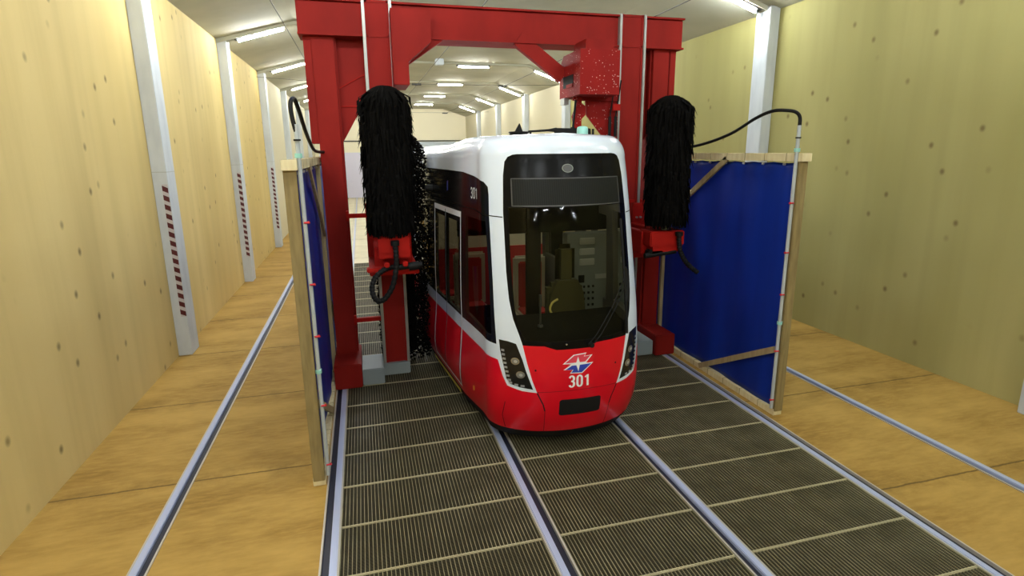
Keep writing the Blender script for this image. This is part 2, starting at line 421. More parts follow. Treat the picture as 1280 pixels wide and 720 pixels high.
def P(u, v):
    s = -1 if u < 0 else 1; a = abs(u); phi = 0; vz = v
    if v > VR: phi = min(1, (v-VR)/.35)*pi/2; vz = VR
    if a < U1: th = a/U1*pi/2; X = crv(TC, LT)*sin(th); t = TC*(1-cos(th))
    else: t = TC+(a-U1); X = crv(t, LT)
    fall = 1-sm(t, .3, 1.5)
    Y = 5.1+t+(crv(vz, YF)-5.1)*fall
    X *= crv(vz, HZ)*(1+.045*sm(t, .6, 1.4)*(1-sm(v, .4, 1.2)))
    z = vz
    if phi:
        zt = .25-.07*sm(t, 1.5, 2.6); r = .19*(1-cos(phi)); z = vz+zt*sin(phi)
        X = X*(1-r); Y += r*(1-sm(t, .2, .9))
    return Vector((s*X, Y, z))
def Nrm(u, v):
    e = .004
    a = P(u+e, v)-P(u-e, v); bb = P(u, v+e)-P(u, v-e)
    n = a.cross(bb)
    n.normalize(); c = P(u, v)-Vector((0, 8, 1.6 if v > 3.1 else v))
    return n if n.dot(c) > 0 else -n
def off(u, v, d): return P(u, v)+Nrm(u, v)*d
def inpoly(x, y, poly):
    c = False; n = len(poly)
    for i in range(n):
        x1, y1 = poly[i]; x2, y2 = poly[i-1]
        if (y1 > y) != (y2 > y) and x < (x2-x1)*(y-y1)/(y2-y1)+x1: c = not c
    return c
def mir(poly): return [(-x, y) for x, y in poly]
def dens(poly, st=.05, closed=True):
    out = []
    n = len(poly)
    for i in range(n if closed else n-1):
        a = poly[i]; c = poly[(i+1) % n]; d = math.hypot(c[0]-a[0], c[1]-a[1]); k = max(1, int(d/st))
        out += [(a[0]+(c[0]-a[0])*j/k, a[1]+(c[1]-a[1])*j/k) for j in range(k)]
    if not closed: out.append(poly[-1])
    return out
UB = -(U1+4.35)         # rear end of the front module in u
UE = -UB
VMAX = VR+.35
glass_outer = [(-.445,3.185),(-.40,3.19),(0,3.19),(.40,3.19),(.445,3.185),(.49,3.165),(.520,3.12),(.540,2.98),(.552,2.619),(.547,2.3),(.545,2.0),
               (.53,1.72),(.50,1.52),(.455,1.36),(.428,1.252),(.2,1.254),(.112,1.250),(.085,1.207),(-.17,1.207),(-.26,1.249),(-.428,1.252),(-.455,1.36),
               (-.50,1.52),(-.53,1.72),(-.545,2.0),(-.547,2.3),(-.552,2.619),(-.540,2.98),(-.52,3.12),(-.49,3.165)]
disp = [(-.465,2.672),(.455,2.672),(.455,2.948),(-.465,2.948)]
clear = [(-.41,1.30),(-.2,1.29),(.2,1.29),(.41,1.30),(.455,1.42),(.49,1.62),(.505,2.0),(.51,2.4),(.508,2.66),(-.508,2.66),(-.51,2.4),(-.505,2.0),(-.49,1.62),(-.455,1.42)]
redp = [(UB,.235),(UE,.235),(UE,1.07),(1.9,1.07),(1.2,1.068),(.72,1.066),(.682,1.06),(.628,.90),(.578,.795),(.44,.752),(.318,.738),(.358,.88),(.395,1.06),(.428,1.252),(.2,1.254),
        (.112,1.250),(.085,1.207),(-.17,1.207),(-.26,1.249),(-.428,1.252),(-.395,1.06),(-.358,.88),(-.318,.738),(-.44,.752),(-.578,.795),(-.628,.90),(-.682,1.06),(-.72,1.066),(-1.2,1.068),(-1.9,1.07),(UB,1.07)]
bandL = [(UB,1.235),(-1.9,1.225),(-1.4,1.238),(-.97,1.235),(-.695,1.228),(-.702,1.5),(-.704,1.9),(-.712,2.3),(-.722,2.56),(-.718,2.78),(-.728,2.86),(-.80,2.91),(-1.0,2.94),(-1.2,2.962),(-1.74,2.998),(-2.5,3.003),(UB,3.003)]
lampL = [(-.661,1.287),(-.56,1.283),(-.485,1.263),(-.466,1.205),(-.434,1.097),(-.409,.986),(-.378,.874),(-.350,.775),(-.458,.792),(-.546,.818),(-.586,.872),(-.619,1.025),(-.651,1.176)]
cabwinL = [(-1.60,2.50),(-.79,2.50),(-.775,2.3),(-.76,1.9),(-.76,1.5),(-.765,1.31),(-.97,1.29),(-1.25,1.325),(-1.60,1.345)]
DU0, DU1, DUM = -1.795, -3.14, -2.52        # door jambs and middle line
leaf1 = [(DU0-.035,.33),(DU0-.035,2.46),(DUM+.008,2.46),(DUM+.008,.33)]
leaf2 = [(DUM-.008,.33),(DUM-.008,2.46),(DU1+.035,2.46),(DU1+.035,.33)]
doorout = [(DU0,.30),(DU0,2.53),(DU1,2.53),(DU1,.30)]
dw1 = [(DU0-.09,1.27),(DU0-.09,2.40),(DUM+.05,2.40),(DUM+.05,1.27)]
dw2 = [(DUM-.05,1.27),(DUM-.05,2.40),(DU1+.09,2.40),(DU1+.09,1.27)]
sw = [(-3.42,1.34),(-3.42,2.42),(-5.1,2.42),(-5.1,1.34)]
# region name -> test, in order of priority
lines = [('closed', glass_outer), ('closed', disp), ('closed', clear), ('closed', redp)]
sides = [bandL, lampL, cabwinL, leaf1, leaf2, doorout, dw1, dw2, sw]
for p in sides: lines += [('closed', p), ('closed', mir(p))]
def classify(u, v):
    a = (-abs(u), v); right = u > 0
    tagm = '_r' if right else '_l'
    if inpoly(*(u, v), disp): return 'display'
    if inpoly(u, v, clear): return 'windscreen'
    if inpoly(u, v, glass_outer): return 'windscreen_frit'
    if inpoly(*a, lampL): return 'lamp'+tagm
    if inpoly(*a, doorout):
        for nm, lf, wn in (('leaf_a', leaf1, dw1), ('leaf_b', leaf2, dw2)):
            if inpoly(*a, lf):
                if inpoly(*a, wn): return nm+'_glass'+tagm
                if v < 1.07: return nm+'_red'+tagm
                if v < 1.235: return nm+'_white'+tagm
                return nm+'_black'+tagm
        return 'door_frame'+tagm
    if inpoly(*a, cabwinL): return 'cabwin'+tagm
    if inpoly(*a, sw): return 'sidewin'+tagm
    if inpoly(*a, bandL): return 'band'+tagm
    if v < .235: return 'skirt'
    if inpoly(u, v, redp): return 'red'
    return 'white'
# constrained triangulation of the unrolled shell
pts, edges = [], []; key = {}
def addp(p):
    k = (round(p[0], 5), round(p[1], 5))
    if k not in key: key[k] = len(pts); pts.append(Vector(k))
    return key[k]
outer = dens([(UB,.12),(UE,.12),(UE,VMAX),(UB,VMAX)], .05)
allpoly = [outer]+[dens(p, .045) for _, p in lines]
allpoly_open = [dens([(UB,.235),(UE,.235)], .05, False), dens([(UB,VR),(UE,VR)], .05, False),
                dens([(DU0,1.07),(DU1,1.07)], .05, False), dens([(DU0,1.235),(DU1,1.235)], .05, False),
                dens([(-DU0,1.07),(-DU1,1.07)], .05, False), dens([(-DU0,1.235),(-DU1,1.235)], .05, False)]
for pl in allpoly:
    ids = [addp(p) for p in pl]; edges += [(ids[i], ids[(i+1) % len(ids)]) for i in range(len(ids))]
for pl in allpoly_open:
    ids = [addp(p) for p in pl]; edges += [(ids[i], ids[i+1]) for i in range(len(ids)-1)]
u = UB+.05
while u < UE-.01:
    st = .045 if abs(u) < 1.6 else .12
    v = .15
    while v < VMAX-.01:
        addp((u+.0007, v+.0003)); v += .035 if v > 3.0 else .06
    u += st
edges = list({tuple(sorted(e)) for e in edges if e[0] != e[1]})
cv, ce, cf, _, _, _ = delaunay_2d_cdt(pts, edges, [], 0, 1e-5)
regions = {}
for f in cf:
    c = sum((cv[i] for i in f), Vector((0,0)))/len(f)
    regions.setdefault(classify(c.x, c.y), []).append(tuple(f))
def patch(names, name, m, parent, lift=0, inner=True, minner='inner'):
    mb = MB()
    faces = [f for n in names for f in regions.get(n, [])]
    mp = {}; vs = []; uv = []
    for f in faces:
        for i in f:
            if i not in mp: mp[i] = len(vs); uv.append(tuple(cv[i])); vs.append(off(cv[i].x, cv[i].y, lift))
    ff = []
    for f in faces:
        g = tuple(mp[i] for i in f)
        n = (vs[g[1]]-vs[g[0]]).cross(vs[g[2]]-vs[g[0]])
        c = Nrm(*uv[g[0]])
        ff.append(g if n.dot(c) >= 0 else g[::-1])
    mb.add(vs, ff, 0, True)
    if inner:
        vi = [off(a, b, -.035) for a, b in uv]
        mb.add(vi, [g[::-1] for g in ff], 1, True)
        cnt = {}
        for g in ff:
            for i in range(len(g)):
                e = (g[i], g[(i+1) % len(g)]); k = tuple(sorted(e)); cnt.setdefault(k, []).append(e)
        rv, rf = [], []
        for k, es in cnt.items():
            if len(es) == 1:
                a, c = es[0]; o = len(rv); rv += [vs[a], vs[c], vi[c], vi[a]]; rf.append((o+1, o, o+3, o+2))
        mb.add(rv, rf, 1)
    o = mb.build(name, [m, minner] if inner else [m], parent, fix=False)
    return o

tram = empty('tram', (0, 7.5, 0))
tag(tram, 'red and white tram numbered 301 standing in the wash', 'tram')
body = patch(['white'], 'body_shell', 'white', tram)
patch(['red'], 'lower_panelling', 'red', tram)
patch(['skirt'], 'skirt', 'blackm', tram)
patch(['band_l'], 'window_band', 'black', tram)
patch(['band_r'], 'window_band', 'black', tram)
ws = patch(['windscreen'], 'windscreen', 'glass', tram, inner=False)
patch(['windscreen_frit'], 'windscreen_border', 'frit', tram, minner='blackm')
ds = patch(['display'], 'destination_display', 'display', tram, minner='blackm')
ds['label'] = 'dark unlit destination display'
for sd in ('_l', '_r'):
    patch(['cabwin'+sd], 'cab_side_window', 'glass_side', tram, inner=False)
    patch(['sidewin'+sd], 'saloon_window', 'glass_side', tram, inner=False)
    fr = patch(['door_frame'+sd], 'door_frame', 'line_white', tram)
    for lf in ('leaf_a', 'leaf_b'):
        d = patch([lf+'_red'+sd], 'door', 'red', tram)
        patch([lf+'_white'+sd], 'door_stripe', 'white', d)
        patch([lf+'_black'+sd], 'door_upper', 'black', d)
        patch([lf+'_glass'+sd], 'door_glass', 'glass_side', d, inner=False)
# roof cap between the two side edges
b = MB(); us = [UE*i/120 for i in range(121)]
row = []
for uu in us:
    a, c = P(-uu, VMAX), P(uu, VMAX); row.append([a.lerp(c, k/8)+Vector((0, 0, .02*sin(pi*k/8))) for k in range(9)])
vs = [p for r in row for p in r]
b.add(vs, [(i*9+k, i*9+k+1, (i+1)*9+k+1, (i+1)*9+k) for i in range(120) for k in range(8)], 0, True)
b.build('roof', 'white', tram)

def strip(name, pth, w, m, parent, lift=.002, closed=False):
    """thin line laid on the body surface"""
    pl = dens(pth, .03, closed); n = len(pl); vs = []
    for i, (a, c) in enumerate(pl):
        p, q = pl[max(i-1, 0)], pl[min(i+1, n-1)]
        if closed: p, q = pl[i-1], pl[(i+1) % n]
        dx, dy = q[0]-p[0], q[1]-p[1]; L = math.hypot(dx, dy) or 1
        nx, ny = -dy/L*w/2, dx/L*w/2
        vs += [off(a-nx, c-ny, lift), off(a+nx, c+ny, lift)]
    fs = [(2*i, 2*i+1, 2*i+3, 2*i+2) for i in range(n-1)]
    if closed: fs.append((2*n-2, 2*n-1, 1, 0))
    return MB().add(vs, fs).build(name, m, parent)
def decal(name, poly, m, parent, lift=.003, st=.02):
    pl = dens(poly, st); p = [Vector(x) for x in pl]; n = len(p)
    xs = [x[0] for x in poly]; ys = [x[1] for x in poly]
    x = min(xs)+st/2
    while x < max(xs):
        y = min(ys)+st/2
        while y < max(ys):
            if inpoly(x, y, poly): p.append(Vector((x, y)))
            y += st
        x += st
    v, e, f, *_ = delaunay_2d_cdt(p, [(i, (i+1) % n) for i in range(n)], [], 1, 1e-6)
    return MB().add([off(q.x, q.y, lift) for q in v], [tuple(g) for g in f], 0, True).build(name, m, parent)
def disc(cu, cv_, ru, rv, n=28): return [(cu+ru*cos(2*pi*k/n), cv_+rv*sin(2*pi*k/n)) for k in range(n)]

# headlight clusters
for s in (-1, 1):
    sd = '_l' if s < 0 else '_r'
    h = patch(['lamp'+sd], 'headlight_cluster', 'black', tram, lift=0, minner='blackm')
    for (cu, cw) in ((-.497,1.078), (-.452,.935)):
        cu = -cu if s > 0 else cu
        l = decal('headlamp', disc(cu, cw, .036, .036), 'lens', h, .004)
        strip('lamp_ring', disc(cu, cw, .036, .036), .006, 'lampring', l, .007, True)
        decal('lamp_reflector', disc(cu+.004, cw-.002, .016, .016), 'led', l, .008)
    led = [(-.640,1.18),(-.635,1.135),(-.627,1.09),(-.620,1.045),(-.612,1.0),(-.602,.955),(-.592,.91),(-.578,.865),(-.545,.835),(-.49,.818),(-.435,.812)]
    for k, (a, c) in enumerate(led):
        a += .022 if k < 8 else 0
        if s > 0: a = -a
        decal('led_segment', [(a-.017, c-.013), (a+.017, c-.013), (a+.017, c+.011), (a-.017, c+.011)], 'led', h, .004)
# panel joints
for s in (-1, 1):
    q = lambda pl: [(s*x, y) for x, y in pl]
    strip('panel_joint', q([(.725,2.565),(.56,2.557)]), .010, 'blackm', tram)
    strip('panel_joint', q([(.318,.738),(.27,.60),(.255,.52)]), .010, 'blackm', tram)
    strip('panel_joint', q([(.255,.52),(.25,.24)]), .004, 'blackm', tram)
    strip('panel_joint', q([(.60,.60),(.63,.42),(.60,.25)]), .007, 'blackm', tram)
    strip('door_joint', q([(DUM,.33),(DUM,2.50)]), .022, 'blackm', tram, .003)
    strip('door_joint', q([(DU0-.038,.33),(DU0-.038,2.46)]), .008, 'blackm', tram, .003)
    strip('door_joint', q([(DU0+.012,.33),(DU0+.012,2.545),(DU1-.012,2.545),(DU1-.012,.33)]), .008, 'blackm', tram, .003)
    strip('window_joint', q([(-.73,2.56),(-1.2,2.60),(-1.62,2.60),(DU1-.05,2.60)]) if s > 0 else [(-.73,2.56),(-1.2,2.60),(-1.62,2.60),(DU1-.05,2.60)], .008, 'rubber', tram, .003)
    y = strip('door_sill', q([(DU0+.02,.262),(DU1-.02,.262)]), .06, 'yellow', tram, .035); y['label'] = 'yellow door sill strip'
    r = decal('side_reflector', q([(1.36,.435),(1.36,.50),(1.31,.515),(1.31,.45)]), 'orange', tram); r['label'] = 'orange side reflector'
    decal('turn_lamp', disc(s*1.03, .83, .014, .014, 10), 'emred', tram)
    decal('marker_lamp', q([(2.44,2.86),(2.40,2.87),(2.40,2.75),(2.44,2.74)]), 'blue', tram)
    c0 = off(s*3.30, 2.72, 0); n0 = Nrm(s*3.30, 2.72)
    MB().cyl(c0, c0+n0*.10, .05, .045).build('side_camera', 'rubber', tram)
strip('panel_joint', [(-.318,.745),(-.1,.756),(.1,.756),(.318,.745)], .004, 'blackm', tram)
strip('panel_joint', [(UB+.01,.50),(-3.2,.50)], .005, 'blackm', tram)
# coupler flap
pl = []
for cx, cy, a0 in ((.145,.625,0),(-.125,.63,pi/2),(-.125,.485,pi),(.145,.485,1.5*pi)):
    pl += [(cx+.025*cos(a0+t*pi/10), cy+.025*sin(a0+t*pi/10)) for t in range(6)]
cp = decal('coupler_opening', pl, 'blackm', tram, .004); cp['label'] = 'black coupler opening'
for a, c in ((-.33,.99), (.30,.985)):
    decal('fixing_hole', disc(a, c, .008, .012, 10), 'blackm', tram)
# windscreen: round lamp, display frame
decal('headlamp', disc(-.023, 3.045, .038, .038), 'dispframe', tram, .012)
strip('headlamp_ring', disc(-.023, 3.045, .04, .04), .006, 'cabinet', tram, .014, True)
strip('display_frame', disp, .010, 'dispframe', tram, .002, True)
# emblem
em = empty('emblem', (0, 0, 0)); em.parent = tram; em.matrix_parent_inverse = Matrix.Translation(-Vector(tram.location)); em['label'] = 'red, white and blue emblem above the fleet number'
def em_poly(name, pl, m, lift): return decal(name, pl, m, em, lift, .012)
up = [(-.131,1.050),(-.050,1.146),(.047,1.158),(.032,1.122),(.094,1.128),(.044,1.052)]
lo = [(-.126,.988),(-.072,1.040),(.100,1.046),(.012,.938),(-.078,.946),(-.058,.984)]
def shrink(pl, f):
    cx = sum(p[0] for p in pl)/len(pl); cy = sum(p[1] for p in pl)/len(pl)
    return [(cx+(x-cx)*f, cy+(y-cy)*f) for x, y in pl]
for pl, cc in ((up, 'emred'), (lo, 'blue')):
    em_poly('emblem_outline', pl, 'line_white', .003)
    em_poly('emblem_field', [(x*.86-.002, yy) for x, yy in [( (p[0]), (p[1]-1.1 if cc=='emred' else p[1]-.992)*.80+(1.1 if cc=='emred' else .992)) for p in pl]], cc, .0045)
cx, cy = -.018, 1.047
em_poly('emblem_star', [(cx,cy+.078),(cx+.012,cy+.014),(cx+.075,cy+.002),(cx+.012,cy-.012),(cx+.002,cy-.085),(cx-.014,cy-.012),(cx-.072,cy-.004),(cx-.014,cy+.012)], 'line_white', .006)
# fleet numbers, letters as real flat shapes on the lacquer
def number(txt, u0, v0, w, h, m, parent, name, flip=False):
    """stencil digits made of strokes, centred on (u0,v0)"""
    def digit(ch):
        arc = lambda cx, cy, rx, ry, a, c, n=12: [(cx+rx*cos(radians(a+(c-a)*k/n)), cy+ry*sin(radians(a+(c-a)*k/n))) for k in range(n+1)]
        if ch == '0': return [arc(.5,.72,.36,.26,0,180)+arc(.5,.28,.36,.26,180,360)+[(.86,.72)]]
        if ch == '1': return [[(.15,.76),(.55,.98),(.55,.0)]]
        if ch == '3': return [[(.14,.80)]+arc(.5,.74,.34,.24,160,-80)+[(.42,.52)], [(.42,.52)]+arc(.5,.27,.36,.26,80,-160)]
    n = len(txt); cw = w/n; sw_ = h*.13
    vs, fs = [], []
    mb = MB()
    for i, ch in enumerate(txt):
        for st in digit(ch):
            pth = [(u0-w/2+cw*(i+.1)+x*cw*.8, v0-h/2+y*h) for x, y in st]
            k = len(pth); vv = []
            for j, (a, c) in enumerate(pth):
                p, q = pth[max(j-1, 0)], pth[min(j+1, k-1)]
                dx, dy = q[0]-p[0], q[1]-p[1]; L = math.hypot(dx, dy) or 1
                nx, ny = -dy/L*sw_/2*(1 if 1 else 1), dx/L*sw_/2
                vv += [off(a-nx, c-ny, .004), off(a+nx, c+ny, .004)]
            mb.add(vv, [(2*j, 2*j+1, 2*j+3, 2*j+2) for j in range(k-1)])
    return mb.build(name, m, parent)
number('301', -.006, .857, .175, .125, 'line_white', tram, 'fleet_number')
number('301', -1.185, 2.775, .33, .115, 'line_white', tram, 'fleet_number')
number('301', 1.185, 2.775, .33, .115, 'line_white', tram, 'fleet_number')
# wipers
def tubeon(mb, uvs, r, lift):
    mb.tube([off(a, c, lift) for a, c in uvs], r, 8)
wa = MB()
tubeon(wa, [(.06,1.25),(.12,1.34),(.27,1.60),(.41,1.86)], .006, .03)
tubeon(wa, [(.10,1.25),(.16,1.34),(.31,1.60),(.43,1.80)], .006, .03)
wo = wa.build('wiper_arm', 'rubber', tram)
wb = MB(); tubeon(wb, [(.415,1.28),(.418,1.45),(.42,1.8),(.425,2.2),(.425,2.50)], .016, .03)
tubeon(wb, [(.42,1.62),(.445,1.75),(.44,1.92),(.425,1.98)], .026, .035)
wb.build('wiper_blade', 'rubber', tram)
MB().cyl(off(.08,1.235,.0), off(.08,1.235,.045), .03, .025).build('wiper_pivot', 'rubber', tram)
MB().cyl(off(-.10,1.262,.0), off(-.10,1.262,.012), .012, .008).build('washer_nozzle', 'lampring', tram)
# roof equipment
zr = 3.40
MB().tube([(.52,6.4,zr),(.52,6.4,zr+.07),(.52,6.4,zr+.10),(.52,6.4,zr+.11)], [.068,.068,.060,.03], 20).build('roof_beacon', 'teal', tram)['label'] = 'pale green roof beacon'
MB().cyl((-.05,7.2,3.33), (-.05,7.2,3.46), .15, .12).cyl((-.05,7.2,3.46), (-.05,7.2,3.475), .14, .13).cyl((-.05,7.2,3.475), (-.04,7.2,3.58), .055, .004).build('antenna', 'rubber', tram)
pg = MB().tube([(.02,7.0,3.47),(.30,7.0,3.485),(.40,7.0,3.49)], [.012,.016,.03]).bar((.38,7.0,3.475),(.86,7.0,3.47),.05,.075)
for k in range(7): pg.bar((.62+.05*k,6.95+.01*k,3.42),(.64+.05*k,7.06,3.50),.03,.02)
pg.bar((.05,7.0,3.40),(.05,7.0,3.47),.02).bar((.8,7.0,3.37),(.8,7.0,3.46),.04).box(.1,.9,6.95,7.05,3.36,3.40)
pg.build('folded_pantograph', 'rubber', tram)

# underframe, wheels
MB().bbox(-.70,.70,5.9,9.2,.24,.36,.02).build('underframe', 'blackm', tram)
for yy in (7.2, 8.9):
    for xx in (-.755, .75):
        MB().cyl((xx-.05,yy,.30),(xx+.05,yy,.30),.285).build('wheel', 'rail_lip', tram)
# driver's cab and saloon interior
def plan(v, d, u1, y1=None):
    pl = [off(-u1+2*u1*k/40, v, -d) for k in range(41)]
    return [(q.x, q.y) for q in pl]
MB().prism(plan(.45, .07, 5.0), 'z', .42, .46).build('cab_floor', 'cabdark', tram)
db = MB(); front = plan(1.0, .07, 1.15); n = len(front)
back = [(x*.92, 5.98+.05*abs(x)) for x, y in front]
vs = []
for (x, y), (bx_, by) in zip(front, back):
    vs += [(x, y, .48), (x, y, 1.12), (x*.985, y+.05, 1.24), (bx_, by-.35*(1-abs(bx_)), 1.30), (bx_, by, 1.34), (bx_, by, .48)]
db.add(vs, [(i*6+k, i*6+(k+1) % 6, i*6+6+(k+1) % 6, i*6+6+k) for i in range(n-1) for k in range(6)])
db.add(vs[:6], [(0,1,2,3,4,5)]).add(vs[-6:], [(5,4,3,2,1,0)])
db.build('dashboard', 'cabdark', tram)
MB().cyl((-.25,5.66,1.28),(-.25,5.66,1.60),.012).cyl((-.25,5.66,1.27),(-.25,5.66,1.31),.04,.03).cyl((-.25,5.66,1.52),(-.25,5.66,1.66),.018).build('gooseneck_microphone', 'dispframe', tram)
bk = MB().box(.05,.16,6.90,6.96,.4,3.1).box(-.95,-.27,6.94,6.96,.4,1.22).box(-.95,1.05,6.90,6.96,2.17,3.1).box(-.04,.05,6.88,6.96,.4,3.1)
bk.build('cab_bulkhead', 'cabdark', tram)
cb = MB().bbox(.46,1.03,6.70,6.90,.4,2.16,.01).build('equipment_cabinet', 'cabinet', tram)
for i, z in enumerate((2.06,1.92,1.78)):
    MB().bbox(.63,.84,6.675,6.705,z-.045,z+.04,.006).build('vent_panel', 'vent', cb)
bt = MB()
for i in range(5):
    for j in range(4): bt.box(.56+.065*i,.585+.065*i,6.685,6.702,1.17+.085*j,1.20+.085*j)
bt.box(.62,.70,6.68,6.702,1.50,1.60); bt.build('switch_panel', 'cabdark', cb)
MB().box(.86,1.02,6.685,6.702,1.54,1.60).build('notice_plate', 'vent', cb)
st = MB().bbox(.05,.52,6.25,6.45,.95,1.62,.06).bbox(.16,.42,6.28,6.40,1.60,2.10,.06).bbox(.02,.52,5.95,6.45,.80,.95,.05)
st.prism([(.0,1.0),(.56,1.0),(.50,1.50),(.42,1.66),(.16,1.66),(.08,1.5)], 'y', 6.22, 6.30)
st.cyl((.28,6.3,.4),(.28,6.3,.85),.06).build('driver_seat', 'cabolive', tram)
MB().tube(smooth_path([(.10,6.05,1.48),(.03,6.05,1.44),(.0,6.05,1.36),(.04,6.05,1.28)]), .014).build('handrail', 'handrail', tram)
# passenger seats seen past the bulkhead and through the door
for (sx, sy) in ((.26,7.75),(-.55,8.3),(-.75,9.2)):
    s1 = MB().bbox(sx-.25,sx+.25,sy,sy+.08,.85,1.70,.03).bbox(sx-.25,sx+.25,sy-.42,sy+.05,.80,.88,.03).build('passenger_seat', 'seatshell', tram)
    MB().bbox(sx-.18,sx+.18,sy-.03,sy+.0,.92,1.62,.02).bbox(sx-.2,sx+.2,sy-.38,sy,.88,.92,.02).build('seat_cushion', 'seatred', s1)
MB().box(-1.0,1.0,9.42,9.45,1.58,2.6).build('saloon_partition', 'cablight', tram)
MB().box(-1.0,1.0,9.40,9.42,.46,1.58).build('saloon_partition', 'seatred', tram)
for xx, yy in ((.75,7.6),(-.7,8.3)):
    MB().cyl((xx,yy,.4),(xx,yy,3.2),.018).build('grab_pole', 'handrail', tram)

MB().box(-.12,.12,7.2,9.4,3.12,3.14).build('interior_fill', 'interior_fill', tram)  # added glowing strip that brightens the saloon
MB().box(.2,.6,6.1,6.3,2.95,2.97).build('cab_fill', 'interior_fill', tram)  # added glowing panel that brightens the cab and its cabinet
# articulation and following module
ub = P(UE, 1.0).y
def section(name, y0, y1, hw, m, z0=.3, z1=3.30):
    pf = [(-hw*.96,z0),(-hw,z0+.25),(-hw,1.6),(-hw*.97,2.6),(-hw*.94,3.05),(-hw*.80,z1-.04),(0,z1),(hw*.80,z1-.04),(hw*.94,3.05),(hw*.97,2.6),(hw,1.6),(hw,z0+.25),(hw*.96,z0)]
    return MB().prism(pf, 'y', y0, y1)
bl = MB()
for k in range(6):
    y = ub+.03+k*.1
    pf = [(-1.04,.4),(-1.08,3.0),(-.9,3.18),(.9,3.18),(1.08,3.0),(1.04,.4)]
    bl.prism(pf, 'y', y, y+.05); bl.prism([(x*.95, z*.99) for x, z in pf], 'y', y+.04, y+.11)
bl.build('gangway_bellows', 'rubber', tram)
ym = ub+.66
section('m', ym, ym+6.2, 1.20, 'white').build('rear_module_shell', 'white', tram)
for s in (-1, 1):
    r = MB().box(*sorted((s*1.20, s*1.215)), ym+.02, ym+6.18, .40, 1.07).build('lower_panelling', 'red', tram)
    w = MB().box(*sorted((s*1.19, s*1.212)), ym+.02, ym+6.18, 1.235, 2.60).build('window_band', 'black', tram)
for yy in (ym+.9, ym+4.8):
    for xx in (-.755, .75): MB().cyl((xx-.05,yy,.30),(xx+.05,yy,.30),.285).build('wheel', 'rail_lip', tram)

# ------------------------------------------------------------------ wash gantry
gan = empty('wash_gantry', (0, 8, 0)); tag(gan, 'dark red steel washing portal straddling the tram', 'gantry')
def Gp(mb, name, m='gred', lab=None):
    o = mb.build(name, m, gan)
    if lab: o['label'] = lab
    return o
# left side
Gp(MB().bbox(-2.60,-2.32,8.0,8.34,.35,5.15,.006).box(-2.32,-2.295,8.06,8.30,.35,5.1), 'main_column')
Gp(MB().bbox(-2.70,-2.60,8.02,8.34,3.35,5.15,.006), 'column_stiffener')
Gp(MB().bbox(-2.63,-2.26,7.5,8.36,.013,.36,.012), 'base_block')
Gp(MB().bbox(-2.255,-1.955,7.55,8.15,.013,.25,.012), 'ballast_block', 'ggrey', 'grey ballast block')
Gp(MB().bbox(-1.96,-1.57,7.84,8.2,.013,.19,.012), 'mast_foot', 'ggrey', 'grey mast foot')
def mast(x0, x1, y):
    w = x1-x0
    Gp(MB().box(x0+.045,x1-.045,y+.012,y+.05,.19,5.15).box(x0+.02,x0+.05,y,y+.26,.19,5.15).box(x1-.05,x1-.02,y,y+.26,.19,5.15), 'brush_mast')
    for a, c in ((x0-.018,x0+.020),(x1-.020,x1+.018)):
        o = MB().box(a,c,y-.02,y+.20,.19,5.15).box(a+.008,c-.008,y-.028,y-.02,.19,5.15).build('guide_rail', 'railgrey', gan)
        o['label'] = 'grey guide rail'
mast(-1.93,-1.585,7.9); mast(1.70,2.09,7.9)
Gp(MB().bar((-2.31,7.98,2.37),(-1.93,7.98,2.37),.05,.06).bbox(-2.33,-2.29,7.95,8.02,2.30,2.44,.005), 'cross_tie', 'gred_light')
Gp(MB().bar((-2.31,7.98,.86),(-1.93,7.98,.86),.05,.06).bbox(-2.33,-2.29,7.95,8.02,.79,.93,.005), 'cross_tie', 'gred_light')
# gusset between column and mast
Gp(MB().prism([(-2.32,3.33),(-1.95,3.95),(-1.92,4.0),(-1.92,5.1),(-2.32,5.1)], 'y', 8.16, 8.19), 'gusset_plate')
gl_ = MB().bar((-2.31,8.15,3.84),(-1.94,8.15,3.85),.012,.012).bar((-2.31,8.15,4.07),(-1.94,8.15,4.27),.012,.012); Gp(gl_, 'gusset_stiffener', 'gred_light')
Gp(MB().bbox(-1.60,-1.405,7.55,8.2,4.07,4.36,.01).prism([(-1.6,4.36),(-1.405,4.36),(-1.10,4.62),(-1.10,5.0),(-1.6,5.0)], 'y', 7.62, 8.2), 'knee_bracket')
# right side
Gp(MB().bbox(2.31,2.575,8.0,8.34,.35,5.15,.006).box(2.285,2.31,8.06,8.30,.35,5.1), 'main_column')
Gp(MB().bbox(2.60,2.70,8.02,8.34,3.35,5.15,.006), 'column_stiffener')
Gp(MB().bbox(2.25,2.59,7.43,8.36,.013,.35,.012), 'base_block', 'gred')
Gp(MB().bbox(1.95,2.245,7.50,8.15,.013,.25,.012), 'ballast_block', 'ggrey', 'grey ballast block')
Gp(MB().bbox(1.66,1.94,7.84,8.2,.013,.19,.012), 'mast_foot', 'ggrey', 'grey mast foot')
Gp(MB().prism([(2.31,3.33),(2.11,3.7),(2.11,5.1),(2.31,5.1)], 'y', 8.16, 8.19), 'gusset_plate')
Gp(MB().bar((2.29,7.98,2.43),(1.66,7.86,2.46),.05,.05), 'cross_tie', 'gred_light')
hx = MB().prism([(7.30,3.97),(8.10,3.97),(8.10,4.42),(7.95,4.55),(7.30,4.55)], 'x', .84, 1.42)
h = Gp(hx, 'brush_drive_head', 'gred_wet', 'red drive head flecked with water drops')
MB().bbox(.834,.85,7.55,7.94,4.10,4.26,.004).build('hatch', 'blackm', h)
MB().bbox(.826,.842,7.56,7.80,4.09,4.14,.004).build('hatch_cover', 'gred', h)
Gp(MB().bbox(1.0,1.42,7.5,7.92,4.55,4.72,.01).bbox(1.0,1.72,7.92,7.97,4.3,4.72,.01), 'head_hanger')
